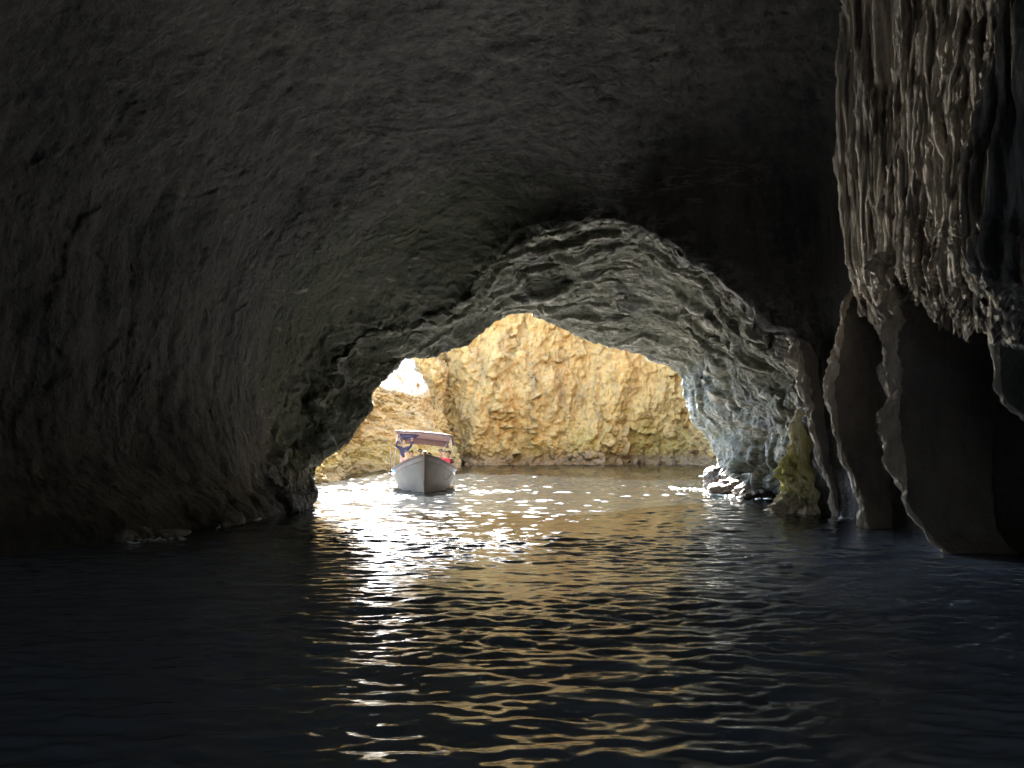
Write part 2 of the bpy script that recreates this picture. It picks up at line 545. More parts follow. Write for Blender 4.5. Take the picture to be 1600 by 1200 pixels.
    lit_crest = (np.maximum(sstep(.72, .98, saw) * am, .8 * sstep(.7, .98, saw2) * am2)).reshape(g.shape[:2]) * inner
    return grid_obj('cave', g[:, ::-1], M_CAVE, lit_crest=lit_crest[:, ::-1])

SIGN = 1.0
LEDGE = 1.0
cave = tag(make_cave(), kind='structure')

def sheet(name, ctrl, nr, nc, disp, mat, parent=None, flip=False, hem=0):
    """ctrl[rows][cols] -> smooth dense sheet, displaced along its normals"""
    c = np.array(ctrl, float)
    pr = np.arange(c.shape[0])
    pc = np.arange(c.shape[1])
    nr, nc = int(nr * Q), int(nc * Q)
    g = spline(c, pr, np.linspace(0, pr[-1], nr))
    g = spline(np.swapaxes(g, 0, 1), pc, np.linspace(0, pc[-1], nc))
    g = np.swapaxes(g, 0, 1)
    if flip:
        g = g[:, ::-1]
    for f in disp:
        N = normals(g)
        g = g + N * f(g.reshape(-1, 3), g).reshape(g.shape[:2])[..., None]
    if hem:
        t = sstep(.62, 1, np.linspace(0, 1, len(g)))[:, None]
        q = np.stack([g[-1, :, 0], g[-1, :, 1], 0 * g[-1, :, 0]], 1)
        hz = fbm(q * 1.1, 2) + .8 * (ridged(q * 3.0 + 9, 2) - .5)
        g[..., 2] -= hem * t * hz[None]
    return grid_obj(name, g, mat, parent, lit_crest=CR.get('c') if hem else None)

# pale fluted curtain hanging at the right
CU = [(-220, [1296, 1350, 1420, 1500, 1570, 1640, 1760]), (0, [1310, 1355, 1415, 1490, 1550, 1592, 1690]), (180, [1316, 1355, 1412, 1475, 1525, 1562, 1660]),
      (330, [1324, 1358, 1408, 1465, 1515, 1552, 1650]), (425, [1338, 1366, 1408, 1462, 1515, 1556, 1650])]
CY = [18.6, 17.2, 15.2, 12.8, 10.8, 9.2, 8.6]
CUR = [[P(u, v, y) for u, y in zip(us, CY)] for v, us in CU]
CUR.append([P(1400, 520, 17.8), P(1410, 520, 17), P(1418, 520, 16), P(1470, 470, 14.6), P(1530, 465, 12.8), P(1575, 500, 11.6), P(1660, 480, 11)])
def flutes(p, g):
    q = p * np.array([1.3, 1.3, .14]) + .35 * fbm(p * np.array([.8, .8, .25]), 2)[:, None]
    return .42 * (ridged(q, 2, .6) - .4)
CR = {}
def flutes2(p, g):
    q = p * np.array([5.5, 5.5, .26]) + .4 * fbm(p * np.array([1.5, 1.5, .3]), 2)[:, None]
    rv = ridged(q + 7, 3, .6)
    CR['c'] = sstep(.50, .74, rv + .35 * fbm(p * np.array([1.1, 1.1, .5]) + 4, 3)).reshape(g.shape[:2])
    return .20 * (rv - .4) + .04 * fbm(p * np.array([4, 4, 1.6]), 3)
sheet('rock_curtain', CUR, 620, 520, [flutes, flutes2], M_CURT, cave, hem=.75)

def rib(name, pts, rad, mat, parent, tail=1.0, seed=0, nseg=260, nr=72, tdir=(1, -.02), dark=True):
    """a rock rib that stands out of the wall: rounded front, deep tail"""
    pts = np.array(pts)
    t = arc(pts)
    q = np.linspace(0, 1, int(nseg * Q))
    c = spline(pts, t, q)
    r = np.interp(q, t, rad)
    a = np.linspace(0, 2 * PI, nr, endpoint=False)
    ca, sa = np.cos(a), np.sin(a)
    td = np.array([tdir[0], tdir[1]]) / math.hypot(*tdir)
    nd = np.array([-td[1], td[0]])
    along = np.where(ca > 0, ca * tail, 0)[None] + ca[None] * r[:, None]
    side = sa[None] * r[:, None] * (1 - .35 * np.maximum(ca, 0))[None]
    g = np.empty((len(q), nr, 3))
    g[..., 0] = c[:, None, 0] + along * td[0] + side * nd[0]
    g[..., 1] = c[:, None, 1] + along * td[1] + side * nd[1]
    g[..., 2] = c[:, None, 2]
    ctr = np.stack([c[:, 0], c[:, 1], c[:, 2]], 1)[:, None] + np.array([td[0], td[1], 0]) * tail * .3
    nn = g - ctr
    nn[..., 2] = 0
    nn /= np.maximum(np.linalg.norm(nn, axis=2), 1e-6)[..., None]
    p = g.reshape(-1, 3) + seed * 13.1
    front = np.clip(-ca * 1.2 + .3, 0, 1)[None]
    d = (1.3 * (ridged(p * np.array([3.4, 3.4, .45]), 3, .65) - .5) + .8 * fbm(p * np.array([1.6, 1.6, 1.3]), 4, .6) + .5 * fbm(p * np.array([6, 6, 3]), 3, .6)).reshape(g.shape[:2]) * (r[:, None] * .9 + .03) * (.35 + .65 * front)
    d = d + (.55 * fbm(p * np.array([.8, .8, .45]) + 3, 4, .6) - .35 * (ridged(p * np.array([1.1, 1.1, .5]), 3) - .5)).reshape(g.shape[:2]) * np.maximum(ca, 0)[None]
    g = g + nn * d[..., None]
    jit = .10 * fbm(np.stack([c[:, 2] * 1.1 + seed, c[:, 2] * 0, c[:, 2] * 0], 1), 4, .6)
    g[..., 0] += jit[:, None]
    o = grid_obj(name, g[:, ::-1], mat, parent, wrap=True, lit_crest=np.ones(g.shape[:2]) * .85)
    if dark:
        o.data.materials.append(M_SHADE)
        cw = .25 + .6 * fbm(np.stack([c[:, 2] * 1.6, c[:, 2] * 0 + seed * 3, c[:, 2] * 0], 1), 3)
        mi = (ca[::-1][None, :] > -cw[:, None]).astype(np.int32)[:-1]  # pale front, darker flanks: light and shade put into the colour
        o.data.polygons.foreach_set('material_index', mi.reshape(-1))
    return o

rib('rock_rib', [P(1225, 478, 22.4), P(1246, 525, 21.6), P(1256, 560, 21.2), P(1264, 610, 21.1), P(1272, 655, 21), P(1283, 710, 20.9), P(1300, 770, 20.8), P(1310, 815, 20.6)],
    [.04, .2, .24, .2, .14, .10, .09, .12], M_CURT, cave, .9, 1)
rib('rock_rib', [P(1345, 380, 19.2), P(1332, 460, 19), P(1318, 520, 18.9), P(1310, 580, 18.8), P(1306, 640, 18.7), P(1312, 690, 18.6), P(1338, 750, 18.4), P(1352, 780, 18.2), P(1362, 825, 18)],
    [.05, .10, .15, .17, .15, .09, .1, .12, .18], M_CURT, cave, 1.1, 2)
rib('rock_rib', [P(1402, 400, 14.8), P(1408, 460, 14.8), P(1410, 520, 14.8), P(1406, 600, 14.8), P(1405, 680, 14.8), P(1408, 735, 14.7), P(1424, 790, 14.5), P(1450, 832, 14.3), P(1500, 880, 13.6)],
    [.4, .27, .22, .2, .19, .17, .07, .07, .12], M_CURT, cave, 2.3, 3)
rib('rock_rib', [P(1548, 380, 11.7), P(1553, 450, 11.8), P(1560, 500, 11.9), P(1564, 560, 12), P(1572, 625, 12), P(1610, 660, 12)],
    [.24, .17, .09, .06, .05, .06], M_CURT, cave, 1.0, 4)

# ------------------------------------------------------------------ cliffs of the cove
BASE = [(-40, 30), (-34, 52), (-22, 68), (-14, 71), (-9.2, 69.5), (-7.7, 65), (-6.8, 62.5), (-5.7, 62.2), (-5.15, 64), (-5.2, 66.6), (-4.4, 65.6), (-3, 64.5),
        (0, 64), (3, 65), (5, 66.2), (8, 66), (11, 66.8), (14, 66.5), (15.6, 62), (13.3, 53), (12.3, 47.5), (11.9, 42), (13.5, 36.5), (22, 33)]
HTS = [(-2.2, 0), (0, 0), (.5, .35), (1.2, .1), (3, .35), (6, .9), (9, 1.6), (12, 2.6), (16, 5.0), (19, 9)]
def make_cliff():
    rows = []
    bs = np.array(BASE, float)
    d = bs - np.array([1, 46])
    d /= np.linalg.norm(d, axis=1)[:, None]
    # lower skyline at the left of the cove so that the sun comes over it
    hs = np.interp(bs[:, 0], [-12, -7, -4.5, 0, 6, 14], [.66, .7, 1.0, 1.12, 1.5, 1.5])
    for z, o in HTS:
        rows.append(np.stack([bs[:, 0] + d[:, 0] * o, bs[:, 1] + d[:, 1] * o, np.where(z > 0, z * hs, z)], 1))
    def big(p, g):
        return 1.7 * fbm(p * .12, 2) + 1.0 * fbm(p * np.array([.36, .36, .22]) + 3, 3)
    def med(p, g):
        q = p * np.array([.55, .55, .28]) + .5 * fbm(p * .35, 2)[:, None]
        return .8 * (ridged(q * .8 + 5, 3, .45) - .5)
    def small(p, g):
        cr = np.maximum(0, ridged(p * np.array([.22, .22, .16]) + .25 * fbm(p * .5, 3)[:, None] + 40, 1) - .9) * 10
        return -.17 * (ridged(p * np.array([1.2, 1.2, .85]) + .4 * fbm(p, 2)[:, None], 3, .6) - .5) + .27 * fbm(p * 1.5, 4, .65) - .5 * cr
    return sheet('cliff', rows, 420, 1150, [big, med, small], M_CLIFF)
tag(make_cliff(), kind='structure')

HEADC = [[P(380, 757, 36), P(470, 757, 37), P(515, 757, 38), P(545, 741, 47), P(600, 738, 51), P(650, 736, 53), P(690, 735, 54), P(720, 736, 58)],
         [P(380, 700, 36.5), P(470, 716, 37.5), P(512, 722, 38.6), P(546, 712, 48), P(600, 708, 52.5), P(650, 710, 54.5), P(694, 716, 56), P(716, 720, 60)],
         [P(400, 600, 38), P(490, 672, 40), P(530, 692, 42), P(556, 672, 50), P(600, 664, 54.5), P(650, 676, 56.5), P(690, 697, 58), P(708, 705, 62)],
         [P(430, 560, 43), P(520, 620, 45), P(555, 640, 47), P(580, 626, 53), P(610, 622, 56.5), P(648, 646, 58.5), P(682, 678, 60), P(700, 690, 64)],
         [P(470, 560, 50), P(540, 590, 52), P(568, 608, 52), P(590, 602, 55.5), P(615, 603, 58), P(646, 622, 60), P(678, 664, 62), P(696, 680, 66)],
         [P(480, 540, 64), P(560, 550, 66), P(590, 560, 66), P(610, 556, 67), P(630, 550, 68), P(655, 562, 68), P(680, 600, 68), P(696, 640, 70)],
         [P(480, 500, 78), P(560, 510, 78), P(590, 520, 78), P(610, 520, 78), P(630, 520, 78), P(655, 530, 78), P(680, 560, 78), P(696, 600, 78)]]
ROT = Matrix.Rotation(R(26), 3, 'Y')
def strata(p, g):
    c, s_ = math.cos(R(26)), math.sin(R(26))
    q = np.stack([p[:, 0] * c - p[:, 2] * s_, p[:, 1], p[:, 0] * s_ + p[:, 2] * c], 1)
    return .65 * (ridged(q * np.array([.22, .22, 1.0]), 3, .55) - .5) + .35 * fbm(p * .5, 3)
def rubble(p, g):
    return .20 * (ridged(p * 1.3 + 8, 3, .6) - .5) + .16 * fbm(p * 2.2, 3, .6)
tag(sheet('headland', HEADC, 420, 520, [strata, rubble], M_HEAD, flip=True), kind='structure')

# ------------------------------------------------------------------ loose rocks, mossy pillar, foam
M_ROCK = flat('wet_brown_rock', (.09, .07, .052), .6, .5, 4)
M_PALE = flat('washed_pale_rock', (.27, .25, .22), .6, .5, 5)
M_FOAM = flat('sea_foam', (.86, .88, .90), .5, .08, 8)

pil = rib('mossy_rock', [P(1246, 640, 22.6), P(1246, 668, 22.4), P(1247, 710, 22.2), P(1247, 755, 22), P(1248, 790, 21.9), P(1248, 840, 21.7)],
          [.04, .17, .30, .42, .56, .72], M_MOSS, None, .5, 6, 300, 240, (1, .1), False)
tag(pil, 'yellow green mossy rock buttress rising from the water by the right cave wall', 'rock')

def boulder(name, loc, size, mat, seed, sub=5):
    bm = bmesh.new()
    bmesh.ops.create_icosphere(bm, subdivisions=sub, radius=1)
    v = np.array([x.co[:] for x in bm.verts])
    sc = np.array(size)
    q = v * sc * .9 / max(size) + seed * 7.7
    d = 1 + .6 * fbm(q * 1.3, 2) + .34 * (ridged(q * 1.9, 4, .6) - .5) + .22 * fbm(q * 5, 4, .6)
    v = v * d[:, None] * sc
    for a, b in zip(bm.verts, v):
        a.co = b
    o = obj(name, bm, mat, None, True)
    o.location = loc
    o.rotation_euler = (0, 0, seed * 1.3)
    return o

BR = [(1150, 758, 29.0, (.85, .9, .30), 'brown rock at the right foot of the arch with foam round its base'),
      (1184, 766, 27.6, (.7, .9, .27), 'low dark brown rock between the arch foot and the mossy buttress'),
      (1123, 745, 30.5, (.36, .6, .42), 'narrow ochre rock at the outermost right foot of the arch')]
for k, (u, v, y, sz, lab) in enumerate(BR):
    tag(boulder('boulder', P(u, v + 5, y), sz, M_ROCK, k + 1), lab, 'rock', 'rocks at the foot of the arch')
LR = [(190, 843, (.34, .3, .16), 'small washed pale rock at the waterline of the left cave wall, leftmost of its row'),
      (222, 840, (.22, .2, .2), 'small pointed pale rock second from the left along the dark left wall'),
      (272, 836, (.38, .25, .10), 'flat pale rock awash in front of the dark left wall, right of the pointed one'),
      (362, 818, (.3, .3, .22), 'pale rock under the left wall halfway to the cave mouth'),
      (398, 808, (.35, .3, .2), 'pale rock under the left wall nearest to the cave mouth')]
for k, (u, v, sz, lab) in enumerate(LR):
    y = EYE * F / (v - 690)
    tag(boulder('shore_rock', P(u, v - 2, y), tuple(.85 * q for q in sz), M_PALE, k + 11, 4), lab, 'rock', 'pale rocks along the left wall')

def make_foam():
    g3 = np.random.default_rng(3)
    bm = bmesh.new()
    def blob(x, y, r, hgt):
        t = bmesh.new()
        bmesh.ops.create_icosphere(t, subdivisions=1, radius=1, matrix=Matrix.Translation((x, y, .02)) @ Matrix.Rotation(g3.random() * 6, 4, 'Z') @ Matrix.Diagonal((r * (1 + g3.random()), r * (.5 + .4 * g3.random()), hgt, 1)))
        me = bpy.data.meshes.new('tmp')
        t.to_mesh(me)
        t.free()
        bm.from_mesh(me)
        bpy.data.meshes.remove(me)
    def band(u0, v0, u1, v1, n, sv, r):
        for _ in range(n):
            t = g3.random()
            u = u0 + (u1 - u0) * t
            v = v0 + (v1 - v0) * t + g3.normal(0, sv)
            y = EYE * F / (v - 690)
            p = P(u, v, y)
            blob(p[0], p[1], r * math.exp(g3.normal(0, .5)), r * (.35 + .5 * g3.random()))
    band(1100, 768, 1160, 772, 230, 2.6, .07)
    band(1140, 772, 1205, 776, 200, 2.2, .07)
    band(1120, 760, 1160, 764, 70, 2.0, .08)
    band(1050, 763, 1105, 766, 40, .9, .05)
    band(1095, 745, 1125, 747, 50, .8, .07)
    band(1205, 797, 1290, 799, 60, 1.6, .035)
    band(1305, 803, 1368, 810, 70, 2, .03)
    band(1374, 806, 1412, 812, 14, 2, .03)
    band(1462, 845, 1492, 858, 26, 2, .025)
    band(180, 846, 290, 838, 40, 2, .03)
    band(340, 822, 420, 806, 30, 2, .03)
    band(492, 770, 520, 764, 24, 1.5, .06)
    return obj('foam', bm, M_FOAM, None, True)
tag(make_foam(), kind='stuff')

# ------------------------------------------------------------------ the boat
M_HULL = flat('cream_hull_paint', (.15, .135, .117), .45, .16, 2.2)
M_RAIL = flat('dark_brown_paint', (.13, .09, .075), .5, .25, 5)
M_STRAKE = flat('grey_brown_paint', (.19, .16, .155), .5, .2, 5)
M_BLUE = flat('light_blue_paint', (.16, .38, .62), .45, .15, 5)
M_WHITE = flat('white_paint', (.78, .76, .72), .5, .08, 5)
M_WOOD = flat('varnished_wood', (.30, .19, .10), .5, .3, 8)
M_STEEL = flat('grey_tube', (.35, .34, .33), .4, .1, 8)
M_ROPE = flat('rope', (.16, .14, .12), .9, .3, 20)
M_NAVY = flat('navy_cloth', (.035, .035, .085), .9, .3, 9)

def cloth_mat(name, c, tr=.45):
    s = Mat(name, .9, .1)
    s.color(c)
    t = s.nt.nodes.new('ShaderNodeBsdfTranslucent')
    t.inputs[0].default_value = (*c, 1)
    m = s.nt.nodes.new('ShaderNodeMixShader')
    m.inputs[0].default_value = tr
    s.nt.links.new(s.b.outputs[0], m.inputs[1])
    s.nt.links.new(t.outputs[0], m.inputs[2])
    s.nt.links.new(m.outputs[0], s.nt.nodes['Material Output'].inputs[0])
    return s.m
M_CANVAS = cloth_mat('mauve_canvas', (.19, .14, .15), .12)

def tube(bm, pts, r, n=8, cap=True):
    pts = [Vector(p) for p in pts]
    rings = []
    for k, p in enumerate(pts):
        d = (pts[min(k + 1, len(pts) - 1)] - pts[max(k - 1, 0)]).normalized()
        a = d.cross(Vector((0, 0, 1)) if abs(d.z) < .9 else Vector((1, 0, 0))).normalized()
        b = d.cross(a)
        rr = r[k] if isinstance(r, (list, tuple)) else r
        rings.append([bm.verts.new(p + a * math.cos(2 * PI * j / n) * rr + b * math.sin(2 * PI * j / n) * rr) for j in range(n)])
    for A, B in zip(rings, rings[1:]):
        for j in range(n):
            bm.faces.new((A[j], A[(j + 1) % n], B[(j + 1) % n], B[j]))
    if cap:
        bm.faces.new(rings[0][::-1])
        bm.faces.new(rings[-1])

def box(bm, c, s, rot=None, bev=0):
    m = Matrix.Translation(c)
    if rot is not None:
        m = m @ rot
    r = bmesh.ops.create_cube(bm, size=1, matrix=m @ Matrix.Diagonal((*s, 1)))
    if bev:
        es = list({e for v in r['verts'] for e in v.link_edges})
        bmesh.ops.bevel(bm, geom=es, offset=bev, segments=2, affect='EDGES')

BX, BY = (663 - 800) / F * 33.4, 33.4
boat = empty('tour_boat', (BX, BY, 0), .118)
tag(boat, 'open wooden tour boat with cream hull and flat mauve canopy, under the arch', 'boat')
LH = 3.3
def beam(s):
    return 1.30 * max(0, 1 - abs(2 * s - 1) ** 2.3) ** .72
def sheer(s):
    q = abs(2 * s - 1)
    return .74 + (.66 if s < .5 else .35) * q ** 1.9
def hull_x(s, z):
    zs = sheer(s)
    k = -.45 + .32 * abs(2 * s - 1) ** 6
    t = min(1, max(0, (z - k) / (zs - k)))
    return beam(s) * t ** (.29 + .25 * abs(2 * s - 1) ** 3)
SS = [.5 - .5 * math.cos(PI * k / 64) for k in range(65)]
def make_hull():
    g = []
    for s in SS:
        zs = sheer(s)
        k = -.45 + .32 * abs(2 * s - 1) ** 6
        zz = [k + (zs - k) * (j / 14) ** 1.4 for j in range(15)]
        y = -LH + 2 * LH * s
        rk = .10 if s < .5 else -.06
        row = [(-hull_x(s, z), y - rk * (z / 1.2) * abs(2 * s - 1), z) for z in zz[::-1]] + [(hull_x(s, z), y - rk * (z / 1.2) * abs(2 * s - 1), z) for z in zz[1:]]
        g.append(row)
    o = grid_obj('hull', np.array(g), M_HULL, boat)
    md = o.modifiers.new('thickness', 'SOLIDIFY')
    md.thickness = .045
    md.offset = 0
    return o
hull = make_hull()
def strip(name, s0, s1, up0, up1, off, mat, n=50, par=boat):
    """painted band or rail on both sides' planking: one side each"""
    for sg in (-1, 1):
        bm = bmesh.new()
        prev = None
        for k in range(n + 1):
            s = s0 + (s1 - s0) * k / n
            y = -LH + 2 * LH * s
            zs = sheer(s)
            rk = (.10 if s < .5 else -.06) * abs(2 * s - 1)
            q = []
            for z, o in ((zs - up0, off), (zs - up1, off), (zs - up1, -.03), (zs - up0, -.03)):
                q.append(bm.verts.new((sg * (hull_x(s, z) + o), y - rk * z / 1.2 - off * .5 * (1 if s < .06 else 0), z)))
            if prev:
                for j in range(4):
                    a = (prev[j], prev[(j + 1) % 4], q[(j + 1) % 4], q[j])
                    bm.faces.new(a if sg > 0 else a[::-1])
            else:
                bm.faces.new(q)
            prev = q
        bm.faces.new(prev)
        bmesh.ops.recalc_face_normals(bm, faces=bm.faces)
        obj(name, bm, mat, par)
strip('rub_rail', .004, .996, -.035, .04, .055, M_RAIL)
strip('bow_strake', .004, .28, .045, .20, .030, M_STRAKE)
strip('side_strake', .283, .9, .045, .16, .030, M_BLUE)
strip('white_stripe', .283, .9, .163, .215, .032, M_WHITE)
strip('painted_line', .004, .28, .203, .225, .032, M_RAIL)
bm = bmesh.new()
for (z, y0, wd) in [(1.72, -3.46, .05)]:
    tube(bm, [(0, -3.24, -.1), (0, -3.33, .5), (0, -3.40, 1.0), (0, -3.45, 1.42), (0, -3.46, 1.56)], [.045, .05, .055, .065, .06], 10)
obj('stem_post', bm, M_RAIL, boat, True)
bm = bmesh.new()
tube(bm, [(0, 3.2, .2), (0, 3.32, .8), (0, 3.36, 1.22)], [.05, .055, .06], 10)
obj('stern_post', bm, M_RAIL, boat, True)
def deck(name, s0, s1, dz, mat):
    bm = bmesh.new()
    L, Rr = [], []
    for k in range(17):
        s = s0 + (s1 - s0) * k / 16
        z = (sheer(s) - dz) if s < .3 or s > .85 else dz
        y = -LH + 2 * LH * s
        xx = max(.01, hull_x(s, z) - .03)
        L.append((bm.verts.new((-xx, y, z)), bm.verts.new((0, y, z + .03)), bm.verts.new((xx, y, z))))
    for a, b in zip(L, L[1:]):
        bm.faces.new((a[0], a[1], b[1], b[0]))
        bm.faces.new((a[1], a[2], b[2], b[1]))
    return obj(name, bm, mat, boat)
deck('foredeck', .02, .27, .10, M_WHITE)
deck('floor', .3, .84, .12, M_WOOD)
for sg in (-1, 1):
    bm = bmesh.new()
    box(bm, (sg * .80, .45, .50), (.42, 3.2, .05), bev=.01)
    box(bm, (sg * .64, .45, .30), (.03, 3.1, .34))
    obj('bench', bm, M_WOOD, boat)
bm = bmesh.new()
box(bm, (.33, -1.25, 1.02), (.20, .25, .42), bev=.02)
box(bm, (.33, -1.25, 1.245), (.24, .29, .025), bev=.008)
obj('locker', bm, M_STRAKE, boat)
# canopy on four posts, leaning a little to starboard
TILT = Matrix.Rotation(R(5.5), 4, 'Y')
def cz(x, y):
    return 2.20 - .085 * x - .10 * (y - .2) / 1.0 * .9 + .05 * (1 - (x / 1.15) ** 2)
CX, Y0, Y1 = 1.13, -.15, 2.75
def make_canopy():
    n, m = 24, 24
    g = np.zeros((n + 1, m + 1, 3))
    for i in range(n + 1):
        for j in range(m + 1):
            x = -CX + 2 * CX * i / n
            y = Y0 + (Y1 - Y0) * j / m
            g[i, j] = (x, y, cz(x, y) - .018 * math.sin(PI * 3 * j / m) ** 2)
    o = grid_obj('canopy', g, M_CANVAS, boat)
    md = o.modifiers.new('thickness', 'SOLIDIFY')
    md.thickness = .012
    return o
canopy = make_canopy()
def valance(y, h, mat, dz=0):
    n = 40
    g = np.zeros((n + 1, 5, 3))
    for i in range(n + 1):
        x = -CX + 2 * CX * i / n
        for j in range(5):
            g[i, j] = (x, y + .012 * math.sin(i * .9) * j / 4, cz(x, min(max(y, Y0), Y1)) + dz - .004 - h * j / 4 - .008 * math.sin(i * 1.7) * (j == 4))
    o = grid_obj('valance', g, mat, canopy)
    md = o.modifiers.new('thickness', 'SOLIDIFY')
    md.thickness = .008
valance(Y0 - .008, .11, M_CANVAS)
valance(Y1 + .008, .26, M_CANVAS)
for y in (Y0, Y1):
    bm = bmesh.new()
    tube(bm, [(x, y + (-.03 if y == Y0 else .03), cz(x, y) + .012) for x in np.linspace(-CX - .06, CX + .06, 9)], .02, 8)
    obj('canopy_bar', bm, M_RAIL, boat, True)
for sg in (-1, 1):
    for y in (Y0 + .06, Y1 - .06):
        bm = bmesh.new()
        s = (y + LH) / (2 * LH)
        tube(bm, [(sg * (hull_x(s, sheer(s)) - .06), y, sheer(s) - .02), (sg * (CX - .05), y, cz(sg * (CX - .05), y) - .01)], .018, 8)
        obj('canopy_post', bm, M_STEEL, boat, True)
# rolled side curtain under the front left corner, loose flap at the front right corner
bm = bmesh.new()
tube(bm, [(-1.0, Y0 + .12, cz(-1, Y0) - .12), (-.8, Y0 + .12, cz(-.8, Y0) - .20), (-.6, Y0 + .12, cz(-.6, Y0) - .22), (-.4, Y0 + .12, cz(-.4, Y0) - .19), (-.2, Y0 + .12, cz(-.2, Y0) - .10)], [.05, .11, .13, .10, .03], 12)
obj('rolled_curtain', bm, M_NAVY, canopy, True)
bm = bmesh.new()
vs = [bm.verts.new(q) for q in ((CX + .02, Y0, cz(CX, Y0) - .02), (CX + .15, Y0 + .3, cz(CX, Y0) - .42), (CX + .06, Y0 + .5, cz(CX, Y0) - .36), (CX + .02, Y0 + .8, cz(CX, Y0) - .1))]
bm.faces.new(vs)
fl_ = obj('loose_flap', bm, M_NAVY, canopy)
fl_.modifiers.new('thickness', 'SOLIDIFY').thickness = .01
# upright pole lashed at the left side, slack rope on the right bow
bm = bmesh.new()
s = .36
tube(bm, [(-hull_x(s, .7) - .12, -LH + 2 * LH * s, .55), (-hull_x(s, .7) - .12, -LH + 2 * LH * s, 1.50)], .018, 8)
obj('mooring_pole', bm, M_RAIL, boat, True)
bm = bmesh.new()
pts = []
for k in range(25):
    t = k / 24
    s = .10 + .16 * t
    z = .78 - .32 * math.sin(PI * t) - .06 * t
    pts.append((hull_x(s, z) + .03, -LH + 2 * LH * s - .02, z))
tube(bm, pts, .011, 6)
obj('rope', bm, M_ROPE, boat, True)

# ------------------------------------------------------------------ people
M_SKIN = flat('skin', (.42, .26, .18), .6, .1, 12)
M_HAIR = flat('dark_hair', (.025, .018, .014), .6, .3, 30)
M_LIPS = flat('lips', (.30, .12, .10), .5, .1)
M_LENS = flat('black_lens', (.01, .01, .012), .15, .1, 5)
def skin_obj(name, chains, mat, parent=None, sub=2):
    """chains: lists of ((x,y,z), r) or (index into all points,) to continue from an earlier point"""
    co, rad, ed, roots = [], [], [], []
    for ch in chains:
        last = None
        for q in ch:
            if isinstance(q, int):
                last = q
                continue
            co.append(q[0])
            rad.append(q[1])
            if last is None:
                roots.append(len(co) - 1)
            else:
                ed.append((last, len(co) - 1))
            last = len(co) - 1
    me = bpy.data.meshes.new(name)
    me.from_pydata([tuple(c) for c in co], ed, [])
    o = bpy.data.objects.new(name, me)
    C.objects.link(o)
    md = o.modifiers.new('Skin', 'SKIN')
    md.use_smooth_shade = True
    sv = me.skin_vertices[0].data
    for k, r in enumerate(rad):
        sv[k].radius = (r, r) if not isinstance(r, tuple) else r
        sv[k].use_root = k in roots
    ss = o.modifiers.new('Sub', 'SUBSURF')
    ss.levels = ss.render_levels = sub
    me.materials.append(mat)
    if parent:
        o.parent = parent
    return o

